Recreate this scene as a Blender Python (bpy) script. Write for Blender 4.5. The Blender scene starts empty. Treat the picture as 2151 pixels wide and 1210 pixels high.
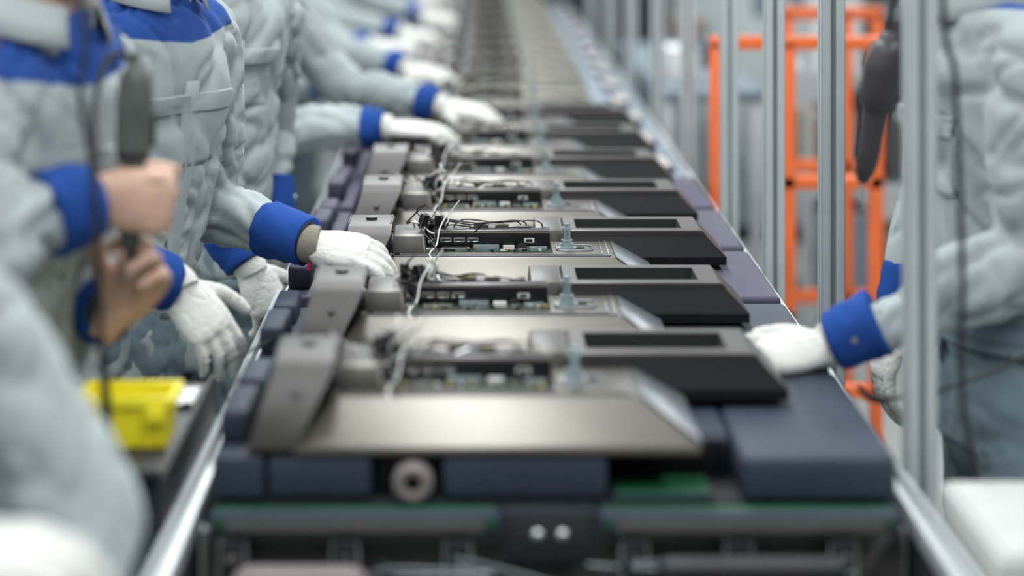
import bpy, bmesh, math, random
from mathutils import Vector as V, Matrix, noise
from mathutils.bvhtree import BVHTree
random.seed(4)
FPX = 4300.0
ZC = 1.67
scene = bpy.context.scene
try:
    scene.view_settings.view_transform = 'Standard'
except Exception:
    pass

def wp(px, py, d):
    """survey measurement -> metres (one point perspective, d = distance along the line)"""
    return V(((px - 995) * d / FPX, d, ZC - (py + 270) * d / FPX))

# ------------------------------------------------------------------ materials
def mat(name, col, rough=0.5, metal=0.0, var=0.0, vscale=8.0, bump=0.0, bscale=60.0, spec=0.5, emit=None, sheen=0.0, col2=None, sss=0.0):
    m = bpy.data.materials.new(name); m.use_nodes = True
    nt = m.node_tree; b = nt.nodes['Principled BSDF']
    b.inputs['Base Color'].default_value = (*col, 1)
    b.inputs['Roughness'].default_value = rough
    b.inputs['Metallic'].default_value = metal
    b.inputs['Specular IOR Level'].default_value = spec
    if sheen: b.inputs['Sheen Weight'].default_value = sheen
    if sss:
        b.inputs['Subsurface Weight'].default_value = sss; b.inputs['Subsurface Radius'].default_value = (.01, .004, .002); b.inputs['Subsurface Scale'].default_value = .6
    tc = nt.nodes.new('ShaderNodeTexCoord')
    if var > 0 or col2:
        n = nt.nodes.new('ShaderNodeTexNoise'); n.inputs['Scale'].default_value = vscale
        n.inputs['Detail'].default_value = 4
        nt.links.new(tc.outputs['Object'], n.inputs['Vector'])
        r = nt.nodes.new('ShaderNodeValToRGB')
        r.color_ramp.elements[0].position = .3; r.color_ramp.elements[1].position = .7
        c2 = col2 if col2 else tuple(min(1, c * (1 + var)) for c in col)
        c1 = col if col2 else tuple(c * (1 - var) for c in col)
        r.color_ramp.elements[0].color = (*c1, 1); r.color_ramp.elements[1].color = (*c2, 1)
        nt.links.new(n.outputs['Fac'], r.inputs['Fac']); nt.links.new(r.outputs['Color'], b.inputs['Base Color'])
    if bump > 0:
        n2 = nt.nodes.new('ShaderNodeTexNoise'); n2.inputs['Scale'].default_value = bscale
        n2.inputs['Detail'].default_value = 3
        nt.links.new(tc.outputs['Object'], n2.inputs['Vector'])
        bp = nt.nodes.new('ShaderNodeBump'); bp.inputs['Strength'].default_value = bump; bp.inputs['Distance'].default_value = .01
        nt.links.new(n2.outputs['Fac'], bp.inputs['Height']); nt.links.new(bp.outputs['Normal'], b.inputs['Normal'])
    if emit:
        b.inputs['Emission Color'].default_value = (*col, 1); b.inputs['Emission Strength'].default_value = emit
    return m

M = {}
UNI = (.355, .400, .412); BLU = (.015, .060, .26)
M['uniform'] = mat('uniform_cloth', UNI, .85, var=.06, vscale=5, bump=.2, bscale=25, spec=.2, sheen=.1)
M['uniform_lt'] = mat('uniform_cloth_light', (.42, .46, .465), .85, var=.05, bump=.1, bscale=25, spec=.2)
M['blue'] = mat('blue_cloth', BLU, .85, var=.12, bump=.25, bscale=30, spec=.15)
# jacket: grey cloth with a blue yoke (a dyed panel stored as a mesh attribute)
def jacket_mat():
    m = mat('jacket_cloth', UNI, .85, bump=.3, bscale=24, spec=.2, sheen=.1)
    nt = m.node_tree; b = nt.nodes['Principled BSDF']
    at = nt.nodes.new('ShaderNodeAttribute'); at.attribute_name = 'yoke'
    ma = nt.nodes.new('ShaderNodeMapRange'); ma.inputs[1].default_value = -.0015; ma.inputs[2].default_value = .0015
    nt.links.new(at.outputs['Fac'], ma.inputs[0])
    n = nt.nodes.new('ShaderNodeTexNoise'); n.inputs['Scale'].default_value = 5
    tc = nt.nodes.new('ShaderNodeTexCoord'); nt.links.new(tc.outputs['Object'], n.inputs['Vector'])
    r = nt.nodes.new('ShaderNodeValToRGB'); r.color_ramp.elements[0].position = .3; r.color_ramp.elements[1].position = .7
    r.color_ramp.elements[0].color = (*[c*.93 for c in UNI], 1); r.color_ramp.elements[1].color = (*[c*1.06 for c in UNI], 1)
    nt.links.new(n.outputs['Fac'], r.inputs['Fac'])
    mx = nt.nodes.new('ShaderNodeMix'); mx.data_type = 'RGBA'
    nt.links.new(ma.outputs[0], mx.inputs[0]); nt.links.new(r.outputs['Color'], mx.inputs[6]); mx.inputs[7].default_value = (*BLU, 1)
    nt.links.new(mx.outputs[2], b.inputs['Base Color']); return m
M['jacket'] = jacket_mat()
M['trouser'] = mat('trouser_cloth', (.18, .24, .275), .9, var=.1, bump=.2, bscale=30, spec=.15)
M['glove'] = mat('white_glove_knit', (.64, .635, .61), .9, var=.04, vscale=30, bump=.3, bscale=220, spec=.2)
M['gloveband'] = mat('glove_band', (.22, .20, .17), .9, bump=.2, bscale=100)
M['skin'] = mat('skin', (.54, .34, .26), .5, var=.12, vscale=25, bump=.15, bscale=80, sss=.15)
M['lip'] = mat('lips', (.45, .16, .13), .5, var=.05)
M['hair'] = mat('hair', (.02, .016, .014), .6, var=.2)
M['white'] = mat('white_plastic', (.70, .70, .68), .5, var=.03)
M['foam'] = mat('white_foam', (.43, .44, .43), .8, var=.05)
M['shoe'] = mat('shoe_leather', (.03, .03, .035), .5, var=.1)
M['taupe'] = mat('chassis_taupe', (.158, .146, .127), .36, metal=.5, var=.05, vscale=12)
M['taupe2'] = mat('chassis_arm', (.062, .058, .055), .45, metal=.2, var=.06, vscale=12)
M['darkgrey'] = mat('dark_bezel', (.034, .032, .034), .38, metal=.15, var=.08)
M['black'] = mat('black_plastic', (.006, .006, .007), .42, var=.1, spec=.3)
M['hole'] = mat('slot_black', (.002, .002, .002), .7, var=.1)
M['bevelblue'] = mat('chassis_side', (.19, .205, .235), .35, metal=.5, var=.05)
M['olive'] = mat('cover_sheet', (.16, .15, .125), .5, var=.1)
M['steel'] = mat('steel', (.62, .64, .64), .25, metal=.95, var=.05, vscale=30)
M['zinc'] = mat('zinc_bolt', (.55, .66, .70), .25, metal=.8, var=.08, vscale=60)
M['yellow'] = mat('yellow_plastic', (.80, .70, .02), .4, var=.05)
M['pyellow'] = mat('connector_yellow', (.45, .38, .10), .4, var=.05)
M['navy'] = mat('foam_navy', (.020, .031, .054), .65, var=.15, vscale=10, bump=.1, bscale=200)
M['purple'] = mat('foam_purple', (.046, .041, .078), .65, var=.12, vscale=10, bump=.1, bscale=200)
M['green'] = mat('pallet_green', (.010, .10, .04), .45, var=.15)
M['barface'] = mat('pallet_bar_face', (.10, .10, .09), .5, var=.1)
M['alu'] = mat('anodised_aluminium', (.54, .58, .60), .38, metal=.35, var=.04, vscale=20)
M['groove'] = mat('profile_groove', (.22, .25, .27), .5, metal=.3, var=.04, vscale=20)
M['frame'] = mat('conveyor_frame', (.035, .035, .038), .5, metal=.3, var=.15)
M['midframe'] = mat('conveyor_crossplate', (.12, .12, .115), .5, metal=.2, var=.25, vscale=14)
M['pinkgrey'] = mat('roller_rubber', (.20, .17, .17), .6, var=.1)
M['pale'] = mat('pale_packaging', (.42, .38, .35), .6, var=.15)
M['orange'] = mat('orange_paint', (.80, .15, .035), .45, var=.06)
M['tool'] = mat('tool_greygreen', (.085, .095, .085), .5, var=.15, vscale=25)
M['tooldark'] = mat('tool_dark', (.03, .027, .03), .45, var=.15)
M['rubber'] = mat('cable_rubber', (.008, .008, .010), .5, var=.1)
M['red'] = mat('red_trim', (.6, .02, .02), .5, var=.1)
M['floor'] = mat('factory_floor_paint', (.33, .355, .35), .45, var=.1, vscale=1.2, bump=.05)
M['wall'] = mat('wall_paint', (.50, .54, .54), .8, var=.05, vscale=1)
M['ceil'] = mat('ceiling_paint', (.62, .64, .63), .9, var=.04)
M['cab'] = mat('cabinet_paint', (.44, .49, .50), .5, var=.06, vscale=2)
M['cab2'] = mat('cabinet_bluegrey', (.17, .22, .27), .5, var=.1, vscale=2)
M['brown'] = mat('carton', (.26, .19, .14), .8, var=.15)
M['lamp'] = mat('lamp_tube', (1, 1, 1), .5, emit=6, var=.0)
M['pcb'] = mat('pcb', (.012, .03, .018), .5, var=.4, vscale=60)

# ------------------------------------------------------------------ mesh helpers
class Mesh:
    def __init__(s):
        s.bm = bmesh.new(); s.mats = []
    def mi(s, name):
        if name not in s.mats: s.mats.append(name)
        return s.mats.index(name)
    def _fin(s, verts, mname, bev, seg=2):
        faces = set(f for v in verts for f in v.link_faces)
        i = s.mi(mname)
        for f in faces: f.material_index = i
        if bev > 0:
            edges = set(e for v in verts for e in v.link_edges)
            bmesh.ops.bevel(s.bm, geom=list(edges), offset=bev, segments=seg, affect='EDGES', profile=.5, clamp_overlap=True)
    def box(s, x0, x1, y0, y1, z0, z1, m='taupe', bev=0.0, rot=None, seg=2):
        r = bmesh.ops.create_cube(s.bm, size=1)
        vs = r['verts']; c = V(((x0+x1)/2, (y0+y1)/2, (z0+z1)/2))
        for v in vs:
            p = V((v.co.x*(x1-x0), v.co.y*(y1-y0), v.co.z*(z1-z0)))
            if rot: p = rot @ p
            v.co = p + c
        s._fin(vs, m, bev, seg)
    def hexa(s, b, t, m, bev=0.0, seg=2):
        """b,t: 4 bottom pts, 4 top pts (ccw seen from above)"""
        vs = [s.bm.verts.new(p) for p in list(b)+list(t)]
        fs = [(3,2,1,0),(4,5,6,7),(0,1,5,4),(1,2,6,5),(2,3,7,6),(3,0,4,7)]
        for f in fs: s.bm.faces.new([vs[i] for i in f])
        s._fin(vs, m, bev, seg)
    def quad(s, pts, m):
        f = s.bm.faces.new([s.bm.verts.new(p) for p in pts]); f.material_index = s.mi(m)
    def loft(s, rings, m, cap=True):
        R = [[s.bm.verts.new(p) for p in r] for r in rings]; n = len(R[0]); i = s.mi(m)
        for a, b in zip(R[:-1], R[1:]):
            for k in range(n):
                f = s.bm.faces.new((a[k], a[(k+1) % n], b[(k+1) % n], b[k])); f.material_index = i
        if cap:
            f = s.bm.faces.new(list(reversed(R[0]))); f.material_index = i
            f = s.bm.faces.new(R[-1]); f.material_index = i
    def sweep(s, pts, rad, m, n=12, sub=4, round_=True, flat=None):
        """smooth tube; flat=(vector, factor) squashes the section along vector"""
        P = [V(p) for p in pts]
        if not isinstance(rad, (list, tuple)): rad = [rad]*len(P)
        Q, R = [], []
        for k in range(len(P)-1):
            p0 = P[max(k-1, 0)]; p1 = P[k]; p2 = P[k+1]; p3 = P[min(k+2, len(P)-1)]
            for j in range(sub):
                t = j/sub
                q = .5*((2*p1)+(p2-p0)*t+(2*p0-5*p1+4*p2-p3)*t*t+(3*p1-p0-3*p2+p3)*t**3)
                Q.append(q); R.append(rad[k]*(1-t)+rad[k+1]*t)
        Q.append(P[-1]); R.append(rad[-1])
        if round_:
            d0 = (Q[0]-Q[1]).normalized(); d1 = (Q[-1]-Q[-2]).normalized()
            r0, r1 = R[0], R[-1]
            pre = [(Q[0]+d0*r0*math.sin(a), r0*math.cos(a)) for a in (1.45, 1.1, .7, .35)]
            post = [(Q[-1]+d1*r1*math.sin(a), r1*math.cos(a)) for a in (.35, .7, 1.1, 1.45)]
            Q = [a for a, _ in pre]+Q+[a for a, _ in post]; R = [b for _, b in pre]+R+[b for _, b in post]
        T = [(Q[min(i+1, len(Q)-1)]-Q[max(i-1, 0)]).normalized() for i in range(len(Q))]
        ref = V((0, 0, 1)) if abs(T[0].z) < .9 else V((1, 0, 0))
        u = T[0].cross(ref).normalized(); rings = []
        for q, t, r in zip(Q, T, R):
            u = (u-t*u.dot(t)).normalized(); w = t.cross(u)
            ring = []
            for k in range(n):
                a = 2*math.pi*k/n
                o = (u*math.cos(a)+w*math.sin(a))*r
                if flat:
                    fv = V(flat[0]).normalized(); o = o-fv*o.dot(fv)*(1-flat[1])
                ring.append(q+o)
            rings.append(ring)
        s.loft(rings, m)
    def cyl(s, a, b, r, m, n=20, r2=None):
        a, b = V(a), V(b); t = (b-a).normalized(); ref = V((0, 0, 1)) if abs(t.z) < .9 else V((1, 0, 0))
        u = t.cross(ref).normalized(); w = t.cross(u); r2 = r if r2 is None else r2
        s.loft([[a+(u*math.cos(2*math.pi*k/n)+w*math.sin(2*math.pi*k/n))*r for k in range(n)],
                [b+(u*math.cos(2*math.pi*k/n)+w*math.sin(2*math.pi*k/n))*r2 for k in range(n)]], m)
    def ell(s, c, rx, ry, rz, m, rotz=0, n=16):
        r = bmesh.ops.create_uvsphere(s.bm, u_segments=n, v_segments=n//2+2, radius=1)
        Rm = Matrix.Rotation(rotz, 3, 'Z')
        for v in r['verts']:
            v.co = Rm @ V((v.co.x*rx, v.co.y*ry, v.co.z*rz)) + V(c)
        s._fin(r['verts'], m, 0)
    def mesh(s, name, smooth=35):
        me = bpy.data.meshes.new(name)
        bmesh.ops.recalc_face_normals(s.bm, faces=s.bm.faces[:])
        s.bm.to_mesh(me); s.bm.free()
        for n_ in s.mats: me.materials.append(M[n_])
        for p in me.polygons: p.use_smooth = True
        me.set_sharp_from_angle(angle=math.radians(smooth))
        return me
    def obj(s, name, parent=None, smooth=35):
        return add(name, s.mesh(name, smooth), parent)

def add(name, me, parent=None, loc=(0, 0, 0), rot=0):
    o = bpy.data.objects.new(name, me); scene.collection.objects.link(o)
    o.location = loc; o.rotation_euler = (0, 0, rot)
    if parent: o.parent = parent
    return o

def fuse(mb, voxel, smooth=4, displace=None, attr=None, matnames=None):
    """union the closed shells into one continuous surface"""
    bmesh.ops.recalc_face_normals(mb.bm, faces=mb.bm.faces[:])
    me = bpy.data.meshes.new('tmp'); mb.bm.to_mesh(me); mb.bm.free()
    o = bpy.data.objects.new('tmp', me); scene.collection.objects.link(o)
    r = o.modifiers.new('r', 'REMESH'); r.mode = 'VOXEL'; r.voxel_size = voxel
    sm = o.modifiers.new('s', 'SMOOTH'); sm.factor = .5; sm.iterations = smooth
    dg = bpy.context.evaluated_depsgraph_get()
    res = bpy.data.meshes.new_from_object(o.evaluated_get(dg), depsgraph=dg)
    bpy.data.objects.remove(o); bpy.data.meshes.remove(me)
    res.materials.clear()
    if attr:
        a = res.attributes.new(attr[0], 'FLOAT', 'POINT')
        for i, v in enumerate(res.vertices): a.data[i].value = attr[1](v.co)
    if displace:
        ns = [v.normal.copy() for v in res.vertices]
        for v, n in zip(res.vertices, ns):
            v.co += n*displace(v.co)
        res.update()
    for n_ in matnames: res.materials.append(M[n_])
    for p in res.polygons: p.use_smooth = True
    return res

def wrinkle(amp, seed):
    off = V((seed*3.1, seed*1.7, seed*2.3))
    def f(p):
        q = p+off
        w = V((noise.noise(q*4), noise.noise(q*4+V((9, 0, 0))), noise.noise(q*4+V((0, 9, 0)))))
        q2 = V((q.x*6, q.y*6, q.z*3.6))+w*.9
        a = noise.noise(q2); b = noise.noise(q2*1.9+V((5, 5, 5))+w)
        c = noise.noise(V((q.x*4, q.y*4, q.z*9))+w*1.4)
        return amp*(-1.0*math.exp(-(a/.07)**2) - .6*math.exp(-(b/.09)**2) - .8*math.exp(-(c/.06)**2) + .45 + 1.0*noise.noise(q*5.5))
    return f

# ------------------------------------------------------------------ hands
def hand(name, wrist, f, n, left, curl, spread=.12, thumb=(.55, .8, -.25), tcurl=.35, mname='glove', parent=None, k=1.0):
    f = V(f).normalized(); n = V(n); n = (n-f*n.dot(f)).normalized()
    s = n.cross(f)*(-1 if left else 1); W = V(wrist)
    mb = Mesh(); fat = 1.06 if mname == 'glove' else 1.0
    rings = []
    for d, hw, ht in ((-.035, .027, .021), (-.01, .028, .020), (.012, .033, .019), (.04, .041, .018), (.07, .043, .016), (.088, .041, .014), (.098, .034, .010)):
        c = W+f*d*k-n*.002
        rings.append([c+(s*math.cos(a)*hw+n*math.sin(a)*ht)*k*fat for a in [2*math.pi*i/16 for i in range(16)]])
    mb.loft(rings, mname)
    L = ((.030, .044, .026, .021, .0098), (.0105, .049, .029, .022, .010), (-.0105, .045, .027, .021, .0096), (-.030, .035, .021, .019, .0086))
    for i, (o, a, b, c, r) in enumerate(L):
        cu = curl[i] if isinstance(curl[0], (list, tuple)) else curl
        p = W+f*(.082-.004*abs(i-1.2))*k+s*o*k
        sp = (1.5-i)*spread
        pts = [p-f*.02*k, p]; ang = 0
        for seg, ca in zip((a, b, c), cu):
            ang += ca
            d = (f*math.cos(ang)-n*math.sin(ang))+s*sp*math.cos(ang)*.6
            p = p+d.normalized()*seg*k; pts.append(p)
        r *= k*fat
        mb.sweep(pts, [r*1.05, r*1.10, r*1.0, r*.93, r*.80], mname, n=10, sub=3)
    t = thumb; d = (f*t[0]+s*t[1]+n*t[2]).normalized()
    p = W+(f*.018+s*.020-n*.006)*k; pts = [p]
    for seg, ca in zip((.046, .034, .027), (0, tcurl, tcurl)):
        d = (d+(f*.8-s*.3-n*.3)*ca).normalized(); p = p+d*seg*k; pts.append(p)
    mb.sweep(pts, [.0165*k*fat, .0135*k*fat, .0115*k*fat, .0095*k*fat], mname, n=10, sub=3)
    off = V((random.random()*9, 0, 0))
    def dsp(q):
        a = noise.noise((q+off)*36)
        return (.0005*noise.noise((q+off)*95)+.0008*a-.0011*math.exp(-(a/.06)**2)) if mname == 'glove' else .0005*a
    me = fuse(mb, .0028, 2, displace=dsp, matnames=[mname])
    o = add(name, me, parent); return o

# ------------------------------------------------------------------ workers
def worker(base, yaw, lean, k, R, L, seed=1, amp=.010, belt=False, rmat='glove', lmat='glove', pocket=True, width=1.0, yoke=1.45):
    """R/L = dict(e=elbow, w=wrist, f, n, curl ...) world coordinates"""
    root = bpy.data.objects.new('factory_worker', None); scene.collection.objects.link(root)
    root.location = (base[0], base[1], 0)
    F = V((math.cos(yaw), math.sin(yaw), 0)); S = V((-F.y, F.x, 0)); B = V((0, 0, 0))
    def loc(v): return V(v)-V((base[0], base[1], 0))
    def ax(z):
        t = max(0, min(1.3, (z-.95)/.45)); return B+F*lean*t**1.2+V((0, 0, z*k))
    def ring(z, hw, hd, fo=0, n=28):
        c = ax(z)+F*fo
        out = []
        for i in range(n):
            a = 2*math.pi*i/n; ca, sa = math.cos(a), math.sin(a)
            e = .85
            out.append(c+S*hw*width*math.copysign(abs(ca)**e, ca)+F*hd*math.copysign(abs(sa)**e, sa))
        return out
    # jacket ---------------------------------------------------------
    mb = Mesh()
    zb = .97 if belt else .82
    rr = [(zb, .178, .128), (zb+.08, .176, .128), (1.1, .172, .126), (1.2, .18, .13), (1.3, .188, .134), (1.37, .182, .122), (1.42, .15, .10), (1.455, .095, .08), (1.48, .065, .065)]
    mb.loft([ring(*a) for a in rr], 'uniform')
    for key, sg, A in (('R', -1, R), ('L', 1, L)):
        s0 = ax(1.385)+S*.155*sg*width
        e = loc(A['e']); w = loc(A['w'])
        th = A.get('th', 1.0); cl = A.get('cl', .085)
        d = (w-e).normalized()
        mid1 = s0.lerp(e, .5)+(S*sg*.012)
        wend = w-d*(cl*.72)
        mb.sweep([ax(1.38)+S*.08*sg, s0, mid1, e, e.lerp(wend, .5), wend], [.075*k, .078*k, .068*th, .061*th, .053*th, .038*th], 'uniform', n=20, sub=5)
    def yk(c):
        z = c.z/k; t = c-ax(z)
        s_ = abs(t.dot(S))
        return min(z-yoke-.12*(s_-.06), .165-s_)
    me = fuse(mb, .0078, 4, displace=wrinkle(amp, seed), attr=('yoke', yk), matnames=['jacket'])
    jk = add('jacket', me, root)
    bvh = BVHTree.FromPolygons([v.co.copy() for v in me.vertices], [tuple(p.vertices) for p in me.polygons])
    def patch(name, zc, so, hw, hh, d, mname, off=.004):
        b2 = Mesh(); nu, nv = 10, 10; G = {}
        u = d.cross(V((0, 0, 1))).normalized()
        for i in range(nu+1):
            for j in range(nv+1):
                a = (i/nu*2-1)*hw; b = (j/nv*2-1)*hh
                c0 = ax(zc)+u*(so+a)+V((0, 0, b)); p = c0+d*.5
                h = bvh.ray_cast(p, -d, 1.0)
                q = h[0] if h[0] else p-d*.37
                if (q-c0).dot(d) > .165: q = c0+d*.135
                G[i, j] = b2.bm.verts.new(q+d*off)
        ix = b2.mi(mname)
        for i in range(nu):
            for j in range(nv):
                b2.bm.faces.new((G[i, j], G[i+1, j], G[i+1, j+1], G[i, j+1])).material_index = ix
        o = b2.obj(name, root, 60)
        sm = o.modifiers.new('sm', 'SMOOTH'); sm.iterations = 1
        so_ = o.modifiers.new('so', 'SOLIDIFY'); so_.thickness = .004; so_.offset = 0
    if pocket:
        patch('placket', 1.13, 0, .018, .20, F, 'uniform', off=.002)
        D = (F-S*.45).normalized(); patch('chest_pocket_r', 1.24, -.0, .05, .055, D, 'uniform', off=.001)
        patch('pocket_flap_r', 1.29, -.0, .053, .016, D, 'uniform', off=.004)
        D = (F+S*.45).normalized(); patch('chest_pocket_l', 1.24, 0, .05, .055, D, 'uniform', off=.001)
        patch('pocket_flap_l', 1.29, 0, .053, .016, D, 'uniform', off=.004)
    # collar -----------------------------------------------------------
    mb = Mesh(); n = 26; rings = []
    for (z, r, fo) in ((1.455, .074, .0), (1.48, .070, .0), (1.515, .072, 0), (1.52, .080, 0), (1.495, .093, 0), (1.468, .106, .0)):
        row = []
        for i in range(n+1):
            a = math.radians(28+(304)*i/n)
            fr = abs(math.cos(a/1.0)) if math.cos(a) > 0 else 0
            row.append(ax(z)+F*(math.cos(a)*r*1.0)+S*math.sin(a)*r+V((0, 0, -.03*fr))+F*.01*fr)
        rings.append([mb.bm.verts.new(p) for p in row])
    ix = mb.mi('uniform_lt')
    for a, b in zip(rings[:-1], rings[1:]):
        for i in range(n): mb.bm.faces.new((a[i], a[i+1], b[i+1], b[i])).material_index = ix
    o = mb.obj('collar', root, 80); so_ = o.modifiers.new('so', 'SOLIDIFY'); so_.thickness = .005
    # cuffs + hands ------------------------------------------------------
    for key, A, left, mm in (('r', R, False, rmat), ('l', L, True, lmat)):
        e = loc(A['e']); w = loc(A['w']); d = (w-e).normalized(); th = A.get('th', 1.0); cl = A.get('cl', .085)
        mb = Mesh()
        a0 = w-d*cl; a1 = w-d*.008
        mb.sweep([a0, a0+d*.006, a0.lerp(a1, .5), a1-d*.006, a1], [.046*th, .050*th, .047*th, .043*th, .039*th], 'blue', n=28, sub=4, round_=False)
        mb.sweep([a1-d*.01, a1+d*.002], [.038*th, .036*th], 'rubber', n=20, sub=1, round_=False)  # dark plug at the cuff mouth, painted shade of an open sleeve
        u = d.cross(V((0, 0, 1))).normalized(); mb.cyl(a0.lerp(a1, .5)-u*.043*th, a0.lerp(a1, .5)-u*.049*th, .005, 'steel')
        wk = wrinkle(.0045, seed+3)
        for v in mb.bm.verts: v.co += (v.co-(a0+d*(v.co-a0).dot(d))).normalized()*max(-.003, wk(v.co*2))
        if A.get('band'):
            q = w-d*.004-V((0, 0, .032)); mb.box(q.x-.004, q.x+.003, q.y-.018, q.y-.014, q.z-.012, q.z+.018, 'red', .001)
        mb.obj('cuff_'+key, root, 50)
        if mm == 'glove':
            mb = Mesh(); f = V(A['f']).normalized(); q = w
            mb.sweep([q-d*.03, q-f*.005, q+f*.012], [.034, .033, .031], 'gloveband' if A.get('band') else 'glove', n=20, sub=3, round_=False)
            mb.obj('glove_cuff_'+key, root, 50)
        hand('hand_'+key, w, A['f'], A['n'], left, A['curl'], A.get('spread', .12), A.get('thumb', (.55, .8, -.25)), A.get('tcurl', .35), mm, root)
    # trousers -----------------------------------------------------------
    mb = Mesh()
    mb.loft([ring(z, a, b) for z, a, b in ((.80, .165, .125), (.88, .175, .13), (.95, .17, .122), (1.02, .162, .115))], 'trouser')
    mb2 = Mesh()
    for sg in (-1, 1):
        hp = V((0, 0, .86*k))+S*.085*sg; kn = V((0, 0, .48*k))+S*.105*sg+F*.02; an = V((0, 0, .10))+S*.115*sg-F*.01
        mb.sweep([hp, hp.lerp(kn, .5), kn, kn.lerp(an, .5), an], [.098, .088, .072, .066, .060], 'trouser', n=18, sub=4, round_=False)
        mb2.sweep([an+V((0, 0, .02)), an-V((0, 0, .045))], [.045, .045], 'shoe', n=14, sub=2)
        mb2.sweep([an-V((0, 0, .06))-F*.045, an-V((0, 0, .055))+F*.05, an-V((0, 0, .066))+F*.16], [.040, .043, .034], 'shoe', n=14, sub=4)
    me = fuse(mb, .011, 4, displace=wrinkle(amp*.7, seed+7), matnames=['trouser']); add('trousers', me, root)
    me = fuse(mb2, .007, 3, matnames=['shoe'])
    zmin = min(v.co.z for v in me.vertices)
    for v in me.vertices: v.co.z -= zmin
    add('shoes', me, root)
    if belt:
        mb = Mesh(); rs = [ring(z, .186, .138) for z in (.965, .985, 1.01, 1.03)]; mb.loft(rs, 'trouser', cap=False)
        mb.loft([ring(z, .189, .141) for z in (.985, 1.007)], 'cab2', cap=False); mb.obj('belt', root)
    # head -----------------------------------------------------------------
    hc = ax(1.62)+F*.02; mb = Mesh()
    mb.sweep([ax(1.44), ax(1.50)+F*.005, hc-V((0, 0, .07))-F*.01], [.060, .055, .055], 'skin', n=16)
    mb.ell(hc+V((0, 0, .02))-F*.012, .098, .076, .102, 'skin', yaw)
    mb.ell(hc-V((0, 0, .045))+F*.03, .062, .056, .072, 'skin', yaw)
    mb.ell(hc-V((0, 0, .095))+F*.062, .022, .024, .018, 'skin', yaw)
    mb.sweep([hc+F*.084+V((0, 0, .018)), hc+F*.100-V((0, 0, .012)), hc+F*.108-V((0, 0, .028))], [.008, .011, .013], 'skin', n=10)
    for sg in (-1, 1):
        mb.ell(hc+S*.078*sg-F*.005-V((0, 0, .008)), .017, .008, .031, 'skin', yaw+.3*sg)
        mb.ell(hc+S*.012*sg+F*.098-V((0, 0, .03)), .008, .008, .007, 'skin', yaw)
    me = fuse(mb, .0045, 4, matnames=['skin']); add('head', me, root)
    mb = Mesh()
    for sg in (-1, 1):
        e = hc+S*.032*sg+F*.078+V((0, 0, .004))
        mb.ell(e, .010, .014, .0075, 'white', yaw); mb.ell(e+F*.0075, .004, .006, .006, 'hair', yaw)
        mb.sweep([e+V((0, 0, .022))-S*.018*sg, e+V((0, 0, .027))+F*.006, e+V((0, 0, .020))+S*.018*sg-F*.006], [.003, .004, .002], 'hair', n=8)
    mb.sweep([hc-V((0, 0, .062))+F*.078-S*.024, hc-V((0, 0, .060))+F*.092, hc-V((0, 0, .062))+F*.078+S*.024], [.003, .0065, .003], 'lip', n=8)
    n = 28
    def cr(z, a, b, m_=0): return [hc+F*(-.012+m_)+V((0, 0, z))+F*a*math.cos(2*math.pi*i/n)+S*b*math.sin(2*math.pi*i/n) for i in range(n)]
    mb.loft([cr(-.055, .070, .072, -.03), cr(-.02, .092, .080, -.015), cr(.04, .100, .082, -.008)], 'hair')
    mb.loft([cr(.042, .107, .087), cr(.075, .108, .088), cr(.115, .098, .08), cr(.14, .07, .058), cr(.150, .02, .02)], 'blue')
    pk = [hc+F*(.085+.075*math.cos(a))+S*.075*math.sin(a)+V((0, 0, .048-.02*math.cos(a))) for a in [math.radians(-90+180*i/12) for i in range(13)]]
    mb.loft([pk, [p+V((0, 0, .004)) for p in pk]], 'blue')
    mb.obj('face_and_cap', root, 50)
    return root

# ------------------------------------------------------------------ room
mb = Mesh(); mb.box(-5, 6, -3, 24, -.1, 0, 'floor'); mb.obj('floor')
mb = Mesh(); mb.box(-5, 6, 24, 24.15, 0, 4, 'wall'); mb.obj('wall_back')
mb = Mesh(); mb.box(-5.15, -5, -3, 24, 0, 4, 'wall'); mb.obj('wall_left')
mb = Mesh(); mb.box(6, 6.15, -3, 24, 0, 4, 'wall'); mb.obj('wall_right')
mb = Mesh(); mb.box(-5, 6, -3, 24, 4, 4.1, 'ceil'); mb.obj('ceiling')

# lamps
mb = Mesh()
mb.box(-.22, .22, -1.2, 1.2, .02, .10, 'white', .01)
for x in (-.1, .1): mb.cyl((x, -1.1, 0), (x, 1.1, 0), .016, 'lamp')
for y in (-1, 1): mb.cyl((0, y, .1), (0, y, .6), .008, 'steel')
lampme = mb.mesh('ceiling_lamp')
for x in (-2.6, -.15, 2.3):
    for y in (.6, 3.8, 7.0, 10.2, 14.5):
        o = add('ceiling_lamp', lampme, None, (x, y, 3.4))
        ld = bpy.data.lights.new('tube_light', 'AREA'); ld.shape = 'RECTANGLE'; ld.size = .5; ld.size_y = 2.4
        ld.energy = 60; ld.color = (.965, 1.0, 1.0)
        lo = bpy.data.objects.new('tube_light', ld); scene.collection.objects.link(lo); lo.parent = o; lo.location = (0, 0, -.03)

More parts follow.
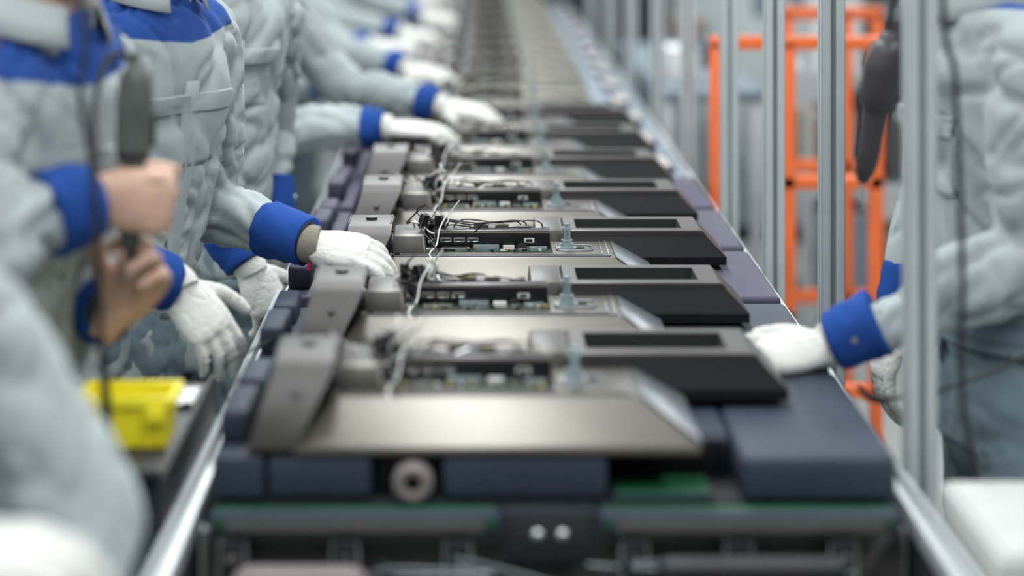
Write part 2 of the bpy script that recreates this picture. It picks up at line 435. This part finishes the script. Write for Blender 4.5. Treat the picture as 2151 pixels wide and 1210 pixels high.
# ------------------------------------------------------------------ computer chassis unit (origin: front lip, centre of line)
def make_unit(seed, far=False):
    rnd = random.Random(seed); mb = Mesh()
    # rear shell pan: lip, bevelled flanks, plateau
    mb.box(-.225, .285, 0, .262, -.010, 0, 'taupe', .002)
    def fr(x0, x1, y0, y1, z): return [V((x0, y0, z)), V((x1, y0, z)), V((x1, y1, z)), V((x0, y1, z))]
    mb.hexa(fr(-.223, .283, .002, .26, 0), fr(-.185, .215, .088, .245, .04), 'taupe', .003)
    # raised rims on the plateau
    for z, x0, x1, y0, y1, w in ((.041, -.178, .208, .094, .241, .003), (.041, -.165, .196, .106, .238, .002)):
        mb.box(x0, x1, y0, y0+w, z-.003, z+.001, 'bevelblue', .0005); mb.box(x1-w, x1, y0, y1, z-.003, z+.001, 'bevelblue', .0005)
        mb.box(x0, x0+w, y0, y1, z-.003, z+.001, 'bevelblue', .0005)
    # overlay on right flank, its bluish reflection put into the colour
    mb.hexa([V((.219, .088, .036)), V((.288, .004, .0)), V((.288, .262, .0)), V((.219, .247, .036))],
            [V((.216, .088, .0415)), V((.2875, .004, .004)), V((.2875, .262, .004)), V((.216, .247, .0415))], 'bevelblue', .001)
    # sunk electronics bay
    mb.box(-.16, .108, .128, .236, .0385, .0412, 'hole', .001)
    mb.box(-.15, .10, .19, .234, .041, .044, 'pcb')
    mb.box(-.145, .095, .130, .162, .0405, .0422, 'pcb')
    # io module
    mb.box(-.105, .105, .165, .19, .041, .071, 'black', .002)
    mb.box(-.104, .104, .1655, .20, .0705, .073, 'darkgrey', .001)
    for fx in (.10, .215, .33):
        x = -.105+.21*fx
        mb.box(x-.0105, x+.0105, .1635, .166, .0525, .0615, 'steel', .002); mb.box(x-.0085, x+.0085, .1628, .166, .0545, .0598, 'hole', .001)
    mb.box(-.022, .030, .1636, .166, .0625, .0655, 'hole'); mb.box(-.022, .030, .1632, .1655, .0618, .0624, 'darkgrey')
    mb.box(.056, .076, .1632, .166, .051, .061, 'white', .0015); mb.box(.060, .072, .1626, .166, .0535, .0585, 'hole')
    mb.cyl((.052, .160, .042), (.052, .18, .042), .010, 'darkgrey')
    # foil / brackets in front
    mb.box(-.09, -.045, .140, .158, .041, .046, 'steel', .001); mb.box(-.035, .012, .145, .162, .041, .050, 'zinc', .001)
    mb.box(.018, .04, .148, .163, .041, .048, 'white', .001); mb.box(.066, .098, .145, .162, .041, .047, 'zinc', .001)
    mb.box(-.14, -.1, .14, .16, .041, .045, 'steel', .001); mb.box(.045, .062, .142, .15, .041, .046, 'steel', .001)
    for i in range(26):
        x = rnd.uniform(-.15, .1); y = rnd.uniform(.130, .160); mb.cyl((x, y, .041), (x, y, .0455), rnd.uniform(.0015, .0035), rnd.choice(['steel', 'zinc', 'darkgrey', 'black', 'pyellow']), 10)
    for i in range(14):
        x = rnd.uniform(-.15, .09); y = rnd.uniform(.130, .155); a = rnd.uniform(.004, .010); mb.box(x, x+a, y, y+.004, .042, .0455, rnd.choice(['black', 'black', 'darkgrey', 'steel', 'white']), .0005)
    # board behind the module: capacitors, coils, cables
    for i in range(16):
        x = rnd.uniform(-.10, .10); y = rnd.uniform(.202, .232); h = rnd.uniform(.006, .024)
        if i % 2: mb.cyl((x, y, .044), (x, y, .048+h), rnd.uniform(.003, .005), rnd.choice(['black', 'steel', 'darkgrey']), 12)
        else: mb.box(x-.007, x+.007, y-.004, y+.004, .044, .046+h, rnd.choice(['black', 'darkgrey', 'pcb']), .001)
    for i in range(5):
        x0 = rnd.uniform(-.12, -.06); x1 = rnd.uniform(.0, .10); zt_ = rnd.uniform(.078, .090)
        mb.sweep([(x0, .205, .07), (x0+.02, .20, zt_), ((x0+x1)/2, .198+rnd.uniform(-.006, .01), zt_-.006), (x1-.01, .206, zt_-.004), (x1, .215, .06)], .0014, 'rubber', n=6)
    # connectors behind
    mb.box(-.03, .03, .197, .212, .045, .078, 'darkgrey', .001); mb.box(-.034, -.012, .20, .206, .07, .082, 'pyellow', .001)
    mb.box(-.008, .006, .1965, .204, .07, .0795, 'white', .001)
    mb.box(.045, .07, .197, .215, .045, .076, 'darkgrey', .001); mb.box(-.085, -.05, .2, .22, .045, .072, 'black', .001)
    mb.box(.012, .022, .199, .206, .072, .080, 'pyellow', .001)
    # bolt standoff and ring slot
    x, y = .134, .172
    mb.cyl((x, y, .04), (x, y, .050), .0135, 'zinc', 6); mb.cyl((x, y, .05), (x, y, .056), .0105, 'zinc'); mb.cyl((x, y, .056), (x, y, .074), .0072, 'zinc')
    mb.cyl((x, y, .074), (x, y, .079), .0095, 'zinc', 6); mb.cyl((x, y, .079), (x, y, .085), .006, 'zinc')
    mb.cyl((x-.001, y, .04), (x-.001, y, .043), .019, 'steel')
    pts = []
    for i in range(25):
        a = 2*math.pi*i/24; pts.append((.147+.032*max(-1, min(1, 1.3*math.cos(a))), .172+.027*max(-1, min(1, 1.3*math.sin(a))), .0415))
    mb.sweep(pts, .0016, 'bevelblue', n=6, sub=1, round_=False)
    mb.cyl((.158, .178, .040), (.158, .178, .0418), .008, 'hole')
    # raised left arm (hinge housing)
    prof = [(.0, -.004), (.002, .022), (.022, .055), (.040, .085), (.052, .096), (.070, .101), (.165, .102), (.20, .090), (.245, .03), (.247, -.004)]
    def armx(z, side): return (-.283+.030*min(1, z/.09)) if side == 0 else (-.222+.045*min(1, max(0, z)/.09))
    rings = []
    for s_ in (0, 1): rings.append([V((armx(z, s_), yy, z)) for yy, z in prof])
    mb.loft(rings, 'taupe2')
    mb.sweep([(-.2535, .075, .1015), (-.2535, .16, .1025)], .0015, 'darkgrey', n=6); mb.sweep([(-.18, .075, .1015), (-.18, .16, .1025)], .0015, 'darkgrey', n=6)
    # second housing, stepped, beside the arm
    mb.hexa(fr(-.180, -.118, .118, .245, .038), fr(-.178, -.122, .132, .24, .072), 'taupe2', .004)
    mb.cyl((-.19, .1, .062), (-.176, .1, .062), .016, 'darkgrey'); mb.cyl((-.215, .12, .1), (-.215, .12, .106), .010, 'darkgrey')
    mb.cyl((-.150, .1275, .056), (-.150, .133, .056), .006, 'steel')
    mb.cyl((-.225, .031, .058), (-.225, .020, .066), .006, 'darkgrey')
    # vents on the plateau left
    for i in range(5): mb.box(-.175+.0, -.165, .11+.008*i, .114+.008*i, .0405, .0425, 'hole')
    # wire loom
    for i in range(16):
        p = V((-.120+rnd.uniform(-.02, .035), .185+rnd.uniform(-.02, .03), .045)); pts = [p]
        for j in range(5):
            p = p+V((rnd.uniform(-.026, .028), rnd.uniform(-.015, .015), rnd.uniform(-.006, .022))); p.z = max(.046, min(.118, p.z)); pts.append(p.copy())
        mb.sweep(pts, rnd.uniform(.0009, .002), rnd.choice(['rubber', 'rubber', 'black', 'black', 'rubber', 'steel', 'white']), n=6, sub=4)
    for i in range(9):
        x = -.135+rnd.uniform(0, .035); y = .19+rnd.uniform(-.02, .02)
        mb.box(x, x+.014, y, y+.012, .045+.004*i, .062+.005*i, rnd.choice(['black', 'black', 'darkgrey']), .001, Matrix.Rotation(rnd.uniform(-1, 1), 3, (.3, .4, 1)))
    mb.sweep([(-.09, .19, .09), (-.082, .17, .102), (-.095, .15, .08), (-.10, .13, .055), (-.112, .105, .044), (-.108, .085, .038)], .0014, 'white', n=6)
    mb.sweep([(-.085, .20, .09), (-.06, .2, .122), (-.075, .2, .10), (-.09, .18, .06)], .0011, 'white', n=6)
    mb.sweep([(-.12, .19, .09), (-.13, .16, .08), (-.11, .13, .06), (-.1, .11, .048), (-.10, .09, .046)], .0014, 'rubber', n=6)
    if far:
        mb.hexa(fr(-.10, .33, .245, .42, .0), fr(-.08, .30, .262, .40, .045), 'olive', .004)
        mb.box(-.07, .29, .275, .39, .045, .050, 'olive', .002); mb.box(-.1, .2, .10, .24, .04, .046, 'olive', .002)
        return mb.mesh('computer_chassis')
    # slotted bezel at the back right
    bz = fr(.10, .430, .235, .42, -.002); tz = fr(.135, .385, .252, .405, .058)
    hb = fr(.156, .352, .280, .380, .058); hl = fr(.16, .348, .284, .376, .036)
    for i in range(4):
        j = (i+1) % 4
        lo = [V((p.x, p.y, p.z+.014)) for p in bz]
        mb.quad([bz[i], bz[j], lo[j], lo[i]], 'black')
        mb.quad([lo[i], lo[j], tz[j], tz[i]], 'black' if i == 0 else 'darkgrey')
        mb.quad([tz[i], tz[j], hb[j], hb[i]], 'taupe2'); mb.quad([hb[i], hb[j], hl[j], hl[i]], 'hole')
    mb.quad(hl, 'hole'); mb.quad(list(reversed(bz)), 'black')
    mb.hexa(fr(.125, .395, .247, .253, .050), fr(.133, .387, .247, .256, .0595), 'darkgrey', .001)
    mb.hexa(fr(.075, .132, .25, .40, .0), fr(.080, .131, .262, .395, .060), 'taupe2', .004)
    mb.box(-.2, .42, .26, .40, -.012, -.002, 'black', .002)  # black slab standing in for the shadow gap beneath the bezel
    return mb.mesh('computer_chassis')

def make_carrier(col, far=False):
    mb = Mesh()
    mb.box(-.328, -.262, .0, .40, -.066, -.012, col, .006, seg=3)
    mb.box(-.325, -.287, .06, .20, -.012, .030, col, .008, seg=3)
    mb.box(-.325, -.287, .26, .38, -.012, .022, col, .008, seg=3)
    mb.box(-.258, -.128, .004, .40, -.066, -.014, col, .006, seg=3)
    mb.box(-.122, -.045, .03, .40, -.066, -.02, 'black', .003)
    mb.box(-.039, .168, .004, .40, -.066, -.014, col, .006, seg=3)
    mb.box(.175, .33, .10, .40, -.066, -.016, 'black', .004)
    if not far:
        mb.box(.285, .333, .12, .30, -.05, -.014, col, .005)
        mb.box(.336, .530, .0, .435, -.070, -.012, col, .010, seg=3)
    else:
        mb.box(.36, .530, .0, .470, -.070, -.03, 'cab2', .006)
        mb.box(.29, .355, .05, .2, -.066, .0, 'pale', .01); mb.box(.44, .50, .1, .3, -.03, -.01, 'pale', .01); mb.box(.29, .355, .24, .4, -.066, -.015, 'pinkgrey', .01)
    # pallet plate and its two coated front bars
    mb.box(-.33, .535, .01, .47, -.080, -.070, 'frame', .002)
    for xa, xb in ((-.330, .036), (.152, .530)):
        mb.box(xa, xb, -.035, .0, -.100, -.070, 'green', .010, seg=3)
        mb.box(xa+.022, xb-.022, -.038, -.033, -.096, -.078, 'barface', .002)
    mb.box(.036, .152, -.02, .03, -.135, -.072, 'frame', .004)
    mb.box(.175, .30, .01, .09, -.070, -.060, 'green', .003)
    for x in (.079, .110): mb.ell((x, -.024, -.103), .0085, .006, .0085, 'steel')
    # guide roller
    n = 28
    def rg(r, y): return [V((-.076+r*math.cos(2*math.pi*i/n), y, -.043+r*math.sin(2*math.pi*i/n))) for i in range(n)]
    mb.loft([rg(.011, .01), rg(.011, -.012), rg(.018, -.014), rg(.025, -.008), rg(.025, .012), rg(.012, .014)], 'pinkgrey', cap=False)
    mb.cyl((-.076, .016, -.043), (-.076, .0, -.043), .0108, 'hole')
    return mb.mesh('carrier_tray')

units = [make_unit(s) for s in (1, 2, 3)]; ufar = make_unit(5, True)
cn, cp, cf = make_carrier('navy'), make_carrier('purple'), make_carrier('purple', True)
Y0, PITCH, ZL = 2.56, .48, .95
offs = [0, .012, .034, .034, .03, .03, .03, .04, .05, .06]
for i in range(19):
    dx = offs[i] if i < len(offs) else .06
    add('computer_chassis', units[i % 3] if i < 7 else ufar, None, (dx, Y0+i*PITCH, ZL))
    add('carrier_tray', cn if i < 2 else cp if i < 5 else cf, None, (0, Y0+i*PITCH, ZL))

# ------------------------------------------------------------------ conveyor
mb = Mesh(); yA, yB = 2.0, 11.8; zt = ZL-.082
for x0, x1 in ((-.378, -.348), (.548, .578)):
    mb.box(x0, x1, yA, yB, zt-.03, zt, 'alu', .003)
    mb.box(x0+.004, x1-.004, yA, yB, zt-.16, zt-.03, 'frame', .002)
    mb.box(x0+.012, x1-.012, yA+.001, yB, zt-.001, zt+.003, 'frame')
for x0, x1 in ((-.335, -.27), (.46, .53)):
    mb.box(x0, x1, 2.61, yB, zt-.06, zt-.022, 'frame', .004)
mb.box(-.345, .545, 2.2, yB, zt-.20, zt-.13, 'frame', .004)
# end cross plate with brackets, clamps and motor housing
mb.box(-.345, .545, 2.575, 2.60, zt-.13, zt-.024, 'midframe', .004)
for x in (-.30, -.16, -.02, .20, .33, .46):
    mb.box(x-.018, x+.018, 2.545, 2.575, zt-.10, zt-.03, 'frame', .003); mb.cyl((x, 2.545, zt-.05), (x, 2.535, zt-.05), .007, 'steel', 6)
mb.sweep([(-.27, 2.47, zt-.060), (-.15, 2.47, zt-.060)], [.024, .024], 'pinkgrey', n=16)
mb.sweep([(.24, 2.50, zt-.05), (.44, 2.50, zt-.05)], [.016, .016], 'frame', n=14)
y = yA+.1
while y < yB:
    mb.cyl((-.348, y, zt-.10), (.548, y, zt-.10), .020, 'pinkgrey' if y < 2.45 else 'frame', 14); y += .09 if y < 2.45 else .24
for y in (2.1, 4.4, 6.8, 9.2, 11.6):
    for x in (-.363, .563):
        mb.box(x-.03, x+.03, y-.03, y+.03, 0, zt-.15, 'frame', .004); mb.box(x-.05, x+.05, y-.05, y+.05, 0, .015, 'frame', .003)
    mb.box(-.35, .55, y-.02, y+.02, .3, .35, 'frame', .004)
rnd = random.Random(8)
for i in range(12):
    x = rnd.uniform(-.28, .42); pts = [(x+j*.04*rnd.uniform(-.5, 1.2), 2.52+rnd.uniform(-.03, .01), zt-.045-rnd.uniform(0, .04)) for j in range(6)]
    mb.sweep(pts, .0022, rnd.choice(['rubber', 'rubber', 'rubber', 'groove']), n=6)
mb.obj('assembly_conveyor')

# aluminium profile posts with a head rail, fixed beside the conveyor
def profile(mb, x, y, z0, z1, w=.040):
    h = w/2
    mb.box(x-h+.006, x+h-.006, y-h+.006, y+h-.006, z0, z1, 'groove')
    for sx in (-1, 1):
        for sy in (-1, 1):
            cx, cy = x+sx*(h-.0083), y+sy*(h-.0083)
            mb.box(cx-.0083, cx+.0083, cy-.0083, cy+.0083, z0, z1, 'alu', .0015)
mb = Mesh()
for y in (2.76, 3.44, 4.10, 4.82, 5.75, 6.7, 7.8, 9.0, 10.4):
    profile(mb, .601, y, .0, 2.3)
    mb.box(.575, .627, y-.035, y+.035, 0, .012, 'alu', .002)
mb.box(.581, .621, 2.74, 10.42, 2.3, 2.34, 'alu', .003)
mb.box(.584, .618, 2.76, 10.4, .40, .44, 'alu', .003)
mb.obj('aluminium_post_frame')

# ------------------------------------------------------------------ orange barrier frames
def rail(name, pts_list, r=.019):
    mb = Mesh()
    for a, b in pts_list: 
        a, b = V(a), V(b); d = (b-a).normalized()
        if abs(d.z) > .9: mb.box(a.x-r, a.x+r, a.y-r, a.y+r, min(a.z, b.z), max(a.z, b.z), 'orange', .004)
        elif abs(d.x) > .9: mb.box(min(a.x, b.x)-r, max(a.x, b.x)+r, a.y-r, a.y+r, a.z-r, a.z+r, 'orange', .004)
        else: mb.box(a.x-r, a.x+r, min(a.y, b.y)-r, max(a.y, b.y)+r, a.z-r, a.z+r, 'orange', .004)
    return mb.obj(name)
ya, yb = 5.4, 6.6
xl, xr = .640, 1.06
za = ZC-(90+270)*ya/FPX
rail('orange_barrier', [((xl, ya, .5), (xl, ya, za)), ((.83, ya, 0), (.83, ya, za)), ((xr, ya, 0), (xr, ya, za)), ((xl, ya, za), (xr, ya, za)), ((.83, ya, .85), (xr, ya, .85)), ((xl, ya, .5), (.83, ya, .5)), ((.83, ya, .3), (xr, ya, .3))], .017)
zb_ = ZC-(28+270)*yb/FPX
rail('orange_barrier', [((1.01, yb, 0), (1.01, yb, zb_)), ((1.20, yb, 0), (1.20, yb, zb_)), ((1.30, yb, 0), (1.30, yb, zb_)), ((1.01, yb, zb_), (1.30, yb, zb_)), ((1.01, yb, .72), (1.30, yb, .72)), ((1.01, yb, .3), (1.30, yb, .3))])

# ------------------------------------------------------------------ background equipment
def cabinet(name, x0, x1, y0, y1, h, m='cab', doors=3):
    mb = Mesh(); mb.box(x0, x1, y0, y1, .08, h, m, .01); mb.box(x0+.03, x1-.03, y0+.03, y1-.03, 0, .08, 'frame')
    w = (y1-y0)/doors
    for i in range(doors):
        mb.box(x0-.012, x0, y0+w*i+.02, y0+w*(i+1)-.02, .12, h-.05, m, .004); mb.box(x0-.03, x0-.012, y0+w*i+w*.8, y0+w*i+w*.83, h*.5, h*.5+.15, 'steel', .003)
    mb.box(x0+.04, x1-.04, y0-.012, y0, .14, h-.06, m, .004); mb.box(x0+.1, x1-.1, y0-.018, y0-.01, h*.6, h*.8, 'cab2', .003)
    return mb.obj(name)
cabinet('machine_cabinet', 1.15, 1.75, 9.2, 11.9, 1.7)
cabinet('machine_cabinet', 1.9, 2.7, 7.6, 9.0, 1.5, 'cab', 2)
cabinet('machine_cabinet', 2.1, 3.0, 5.2, 6.8, 1.6, 'cab2', 2)
cabinet('machine_cabinet', -2.4, -1.6, 8, 11.5, 1.7, 'cab', 4)
cabinet('machine_cabinet', -2.6, -1.7, 4.0, 6.5, 1.5, 'cab', 3)
mb = Mesh(); mb.box(-.8, 1.1, 12.1, 13.0, 0, 1.7, 'frame', .02); mb.box(-.5, .8, 12.07, 12.1, 1.0, 1.4, 'black', .01); mb.box(-.8, 1.1, 12.08, 12.1, .1, .5, 'cab2', .01); mb.obj('line_end_machine')
# side benches right
def bench(x0, x1, y0, y1, h, top='cab2', items=()):
    mb = Mesh(); mb.box(x0, x1, y0, y1, h-.04, h, top, .005)
    for x in (x0+.03, x1-.03):
        for y in (y0+.03, y1-.03): mb.box(x-.02, x+.02, y-.02, y+.02, 0, h-.04, 'alu', .003)
    mb.box(x0+.03, x1-.03, y0+.03, y1-.03, .25, .27, top, .003)
    for (a, b, c, d, e, m_) in items: mb.box(a, b, c, d, h, h+e, m_, .008)
    return mb.obj('side_bench')
bench(.64, 1.0, 7.0, 9.0, .92, 'cab2', [(.68, .8, 7.2, 7.5, .12, 'white'), (.7, .9, 7.8, 8.1, .1, 'navy'), (.84, .96, 8.4, 8.7, .15, 'brown')])
mb = Mesh()
for z in (.15, .55, .95, 1.35): mb.box(1.15, 1.75, 7.1, 7.6, z, z+.025, 'cab', .003)
for x in (1.16, 1.74):
    for y in (7.11, 7.59): mb.box(x-.015, x+.015, y-.015, y+.015, 0, 1.5, 'alu')
for (x, w, z, h, m_) in ((1.18, .16, .575, .25, 'brown'), (1.38, .1, .575, .3, 'frame'), (1.52, .18, .575, .2, 'white'), (1.2, .2, .175, .3, 'cab2'), (1.45, .2, .175, .22, 'brown'), (1.22, .14, .975, .25, 'white'), (1.42, .2, .975, .2, 'frame')):
    mb.box(x, x+w, 7.15, 7.5, z, z+h, m_, .008)
mb.obj('parts_rack')

# ------------------------------------------------------------------ small foreground props
# yellow bin
mb = Mesh(); x0, x1, y0, y1, z0, z1 = -.500, -.386, 2.60, 2.68, .937, 1.001
def rr(x0, x1, y0, y1, z): return [V((x0, y0, z)), V((x1, y0, z)), V((x1, y1, z)), V((x0, y1, z))]
t = .004
for side in range(4):
    b = rr(x0+.005, x1-.005, y0+.005, y1-.005, z0); tt = rr(x0, x1, y0, y1, z1); bi = rr(x0+.009, x1-.009, y0+.009, y1-.009, z0); ti = rr(x0+t, x1-t, y0+t, y1-t, z1)
    j = (side+1) % 4
    mb.hexa([b[side], b[j], bi[j], bi[side]], [tt[side], tt[j], ti[j], ti[side]], 'yellow')
mb.box(x0+.006, x1-.006, y0+.006, y1-.006, z0, z0+.03, 'yellow')
mb.box(x0-.006, x1+.006, y0-.006, y0+.002, z1-.012, z1+.002, 'yellow', .002); mb.box(x0-.006, x1+.006, y1-.002, y1+.006, z1-.012, z1+.002, 'yellow', .002)
mb.box(x0-.006, x0+.002, y0, y1, z1-.012, z1+.002, 'yellow', .002); mb.box(x1-.002, x1+.006, y0, y1, z1-.012, z1+.002, 'yellow', .002)
for i in range(4): mb.box(x0+.02+.026*i, x0+.024+.026*i, y0-.003, y0+.006, z0+.005, z1-.012, 'yellow', .001)
mb.box(x1-.03, x1-.005, y0-.012, y0, z1-.03, z1-.01, 'yellow', .003)
mb.obj('yellow_parts_bin')
mb = Mesh()
mb.box(-.515, -.382, 2.52, 2.95, .922, .934, 'frame', .003)
mb.box(-.50, -.39, 2.54, 2.80, .85, .922, 'navy', .005); mb.box(-.385, -.379, 2.5, 3.0, .75, .934, 'frame', .002)
for y in (2.55, 2.9): mb.box(-.515, -.495, y, y+.02, 0, .922, 'frame', .002)
mb.box(-.515, -.38, 2.56, 2.58, .5, .52, 'frame'); mb.obj('parts_shelf')
# crumpled paper on shelf
mb = Mesh(); G = {}
for i in range(13):
    for j in range(9):
        a, b = i/12, j/8; G[i, j] = mb.bm.verts.new((-.445+.06*a, 2.80+.09*b, .938+.004+.006*noise.noise(V((a*4, b*4, 3)))+.004*noise.noise(V((a*9, b*9, 1)))))
for i in range(12):
    for j in range(8): mb.bm.faces.new((G[i, j], G[i+1, j], G[i+1, j+1], G[i, j+1])).material_index = mb.mi('white')
mb.obj('paper_label_sheet')
# white carton lower right
mb = Mesh(); mb.box(.592, .75, 2.30, 2.60, .79, .895, 'foam', .006); mb.box(.60, .742, 2.31, 2.59, .895, .899, 'foam', .002); mb.obj('white_foam_box')
mb = Mesh(); mb.box(.59, .85, 2.25, 2.66, .76, .788, 'alu', .003)
for y in (2.28, 2.63): mb.box(.80, .83, y-.015, y+.015, 0, .76, 'alu')
for y in (2.28, 2.63): mb.box(.60, .63, y-.015, y+.015, 0, .76, 'alu')
mb.obj('side_stand')

# ------------------------------------------------------------------ tools & cables
def tool(name, a, b, m1='tool', m2='tooldark', cable=None, w=1.0):
    a, b = V(a), V(b); d = b-a; mb = Mesh()
    P = [a+d*t for t in (0, .06, .2, .42, .50, .66, .8, .9)]
    mb.sweep(P, [r*w for r in (.012, .021, .025, .023, .017, .0155, .0155, .013)], m1, n=20, sub=4)
    mb.sweep([a+d*.44, a+d*.48], [.0225*w, .0205*w], m2, n=20, sub=1, round_=False)
    mb.sweep([a+d*.88, a+d*.95, a+d*1.0], [.0125*w, .010*w, .007*w], m2, n=16, sub=2, round_=False)
    mb.cyl(a+d*.98, a+d*1.10, .003, 'steel', 8)
    u = d.cross(V((0, 1, 0))).normalized()
    mb.sweep([a+d*.25+u*.024*w, a+d*.4+u*.025*w], [.005, .004], m2, n=10)
    if cable: mb.sweep([a+d*.02]+cable, .0042, 'rubber', n=8, sub=6)
    mb.sweep([a-d*.06, a+d*.02], [.005, .009], 'rubber', n=10, sub=2)
    return mb.obj(name)
tool('electric_screwdriver', wp(286, 140, 2.645), wp(272, 545, 2.645), cable=[wp(258, 112, 2.64), wp(218, 140, 2.6), wp(196, 260, 2.54), wp(203, 480, 2.48), wp(212, 700, 2.48), wp(228, 880, 2.48), wp(225, 1150, 2.48)], w=.98)
mb = Mesh(); mb.sweep([wp(160, -700, 2.46), wp(166, -50, 2.46), wp(180, 90, 2.46), wp(168, 200, 2.46), wp(190, 330, 2.46), wp(206, 500, 2.46), wp(214, 760, 2.46), wp(222, 900, 2.5), wp(230, 1000, 2.5), wp(240, 1150, 2.5)], .0034, 'rubber', n=8, sub=6)
mb.obj('hanging_cable')
tool('electric_screwdriver', wp(1866, 85, 2.9), wp(1812, 385, 2.9), m1='tooldark', cable=[wp(1872, 30, 2.9), wp(1885, -150, 2.9), wp(1890, -900, 2.9)], w=1.15)
mb = Mesh(); mb.sweep([wp(1975, -900, 2.6), wp(1980, -20, 2.6), wp(2005, 150, 2.6), wp(2014, 350, 2.6), wp(2022, 600, 2.6), wp(2018, 760, 2.6), wp(2030, 900, 2.6), wp(2048, 1000, 2.64), wp(2060, 1300, 2.68)], .0042, 'rubber', n=8, sub=6)
mb.obj('hanging_cable')
mb = Mesh(); mb.sweep([wp(2200, 720, 2.85), wp(2100, 775, 2.85), wp(1990, 815, 2.85), wp(1900, 832, 2.85), wp(1850, 842, 2.85)], .0028, 'rubber', n=8, sub=6)
mb.sweep([wp(1855, 842, 2.85), wp(1825, 832, 2.85), wp(1805, 815, 2.85)], [.006, .005, .004], 'rubber', n=10); mb.obj('cable_plug')
mb = Mesh()
mb.sweep([wp(470, 780, 3.0), wp(480, 760, 3.0), wp(520, 740, 3.05), wp(575, 712, 3.1)], .0022, 'rubber', n=8)
mb.sweep([wp(472, 775, 3.0), wp(468, 800, 2.9), wp(476, 840, 2.9), wp(520, 858, 2.8)], .0022, 'rubber', n=8)
mb.obj('loose_wire')

# ------------------------------------------------------------------ workers
relax = (.35, .45, .3)
# nearest, bottom left
worker((-.70, 1.93), math.radians(-2), .08, .95,
       R=dict(e=(-.70, 1.70, 1.06), w=wp(-150, 1180, 1.80), f=(1, .1, .02), n=(0, -.3, 1), curl=relax),
       L=dict(e=wp(135, 1080, 2.12), w=wp(90, 1480, 2.0), f=(.25, -.3, -.9), n=(.8, -.5, 0), curl=relax, th=1.25), seed=1, amp=.010)
# with the screwdriver
grip = (1.15, 1.3, .85)
worker((-.67, 2.77), math.radians(-25), .07, 1.0,
       R=dict(e=wp(-40, 500, 2.50), w=wp(205, 415, 2.605), f=(.9, .28, -.12), n=(.15, -1, .1), curl=grip, thumb=(.75, .35, -.6), tcurl=.55, spread=.03, cl=.075, th=1.1),
       L=dict(e=wp(90, 600, 2.90), w=wp(240, 655, 2.73), f=(.55, -.2, .7), n=(.3, .9, -.2), curl=(.7, .9, .7), spread=.07), seed=2, amp=.012, rmat='skin', lmat='skin', yoke=1.395)
# reaching onto the third unit
worker((-.615, 3.44), math.radians(-30), .06, 1.0,
       R=dict(e=wp(165, 540, 3.12), w=wp(372, 600, 3.2), f=(.62, -.15, -.72), n=(.5, -.75, .45), curl=relax),
       L=dict(e=wp(430, 435, 3.60), w=wp(655, 512, 3.48), f=(1, -.16, -.12), n=(.10, -.55, 1), curl=((.30, .75, .5), (.35, .65, .45), (.35, .6, .4), (.35, .6, .4)), band=True, th=.98, cl=.10, spread=.10, thumb=(.85, .42, -.45), tcurl=.3), seed=3, amp=.012, yoke=1.395)
# behind, chest pocket visible
worker((-.60, 4.30), math.radians(-48), .06, 1.0,
       R=dict(e=(-.585, 4.0, 1.13), w=wp(525, 560, 3.93), f=(.45, -.1, -.85), n=(.5, -.8, .3), curl=(.5, .6, .4)),
       L=dict(e=(-.46, 4.52, 1.12), w=(-.43, 4.42, .92), f=(.3, 0, -.9), n=(.5, -.8, .3), curl=relax), seed=4, amp=.012)
# far pair of arms reaching across the line, the pose repeats down the line
w5 = worker((-.68, 5.25), math.radians(-8), .12, .96,
       R=dict(e=wp(590, 262, 5.02), w=wp(812, 268, 4.98), f=(1, -.05, -.03), n=(0, -.2, 1), curl=(.15, .3, .2), th=1.0, cl=.06),
       L=dict(e=wp(715, 170, 5.42), w=wp(925, 222, 5.32), f=(1, -.1, -.12), n=(0, -.3, 1), curl=(.15, .3, .25), th=1.0, cl=.06), seed=5, amp=.012)
def dup(src, loc, rot=0):
    r = bpy.data.objects.new('factory_worker', None); scene.collection.objects.link(r); r.location = loc; r.rotation_euler = (0, 0, rot)
    for c in src.children:
        o = c.copy(); scene.collection.objects.link(o); o.parent = r
    return r
dup(w5, (-.80, 6.40, 0), -.25); dup(w5, (-.86, 7.6, 0), .1); dup(w5, (-.80, 8.8, 0), -.3); dup(w5, (-.86, 10.0, 0), .1)
# right hand worker
worker((.845, 3.14), math.radians(184), .05, 1.0,
       R=dict(e=(.78, 3.42, 1.13), w=(.70, 3.38, .93), f=(-.3, 0, -.9), n=(-1, -.2, 0), curl=relax),
       L=dict(e=(.81, 2.93, 1.12), w=wp(1738, 725, 3.0), f=(-1, -.04, -.13), n=(-.1, -.5, 1), curl=((.15, .3, .2), (.25, .3, .2), (.35, .35, .3), (.5, .5, .3)), spread=.34, thumb=(.5, .9, -.3)), seed=6, amp=.012, belt=True)

# ------------------------------------------------------------------ world + camera
w = bpy.data.worlds.new('factory_air'); scene.world = w; w.use_nodes = True
w.node_tree.nodes['Background'].inputs[0].default_value = (.82, .88, .92, 1); w.node_tree.nodes['Background'].inputs[1].default_value = .2
cam = bpy.data.cameras.new('camera'); co = bpy.data.objects.new('camera', cam); scene.collection.objects.link(co); scene.camera = co
co.location = (0, 0, ZC); co.rotation_euler = (math.pi/2, 0, 0)
cam.sensor_width = 36; cam.lens = FPX/2151*36
cam.shift_x = (1075.5-995)/2151; cam.shift_y = -(605+270)/2151
cam.clip_start = .05; cam.clip_end = 100
cam.dof.use_dof = True; cam.dof.focus_distance = 3.62; cam.dof.aperture_fstop = 1.3; cam.dof.aperture_blades = 0
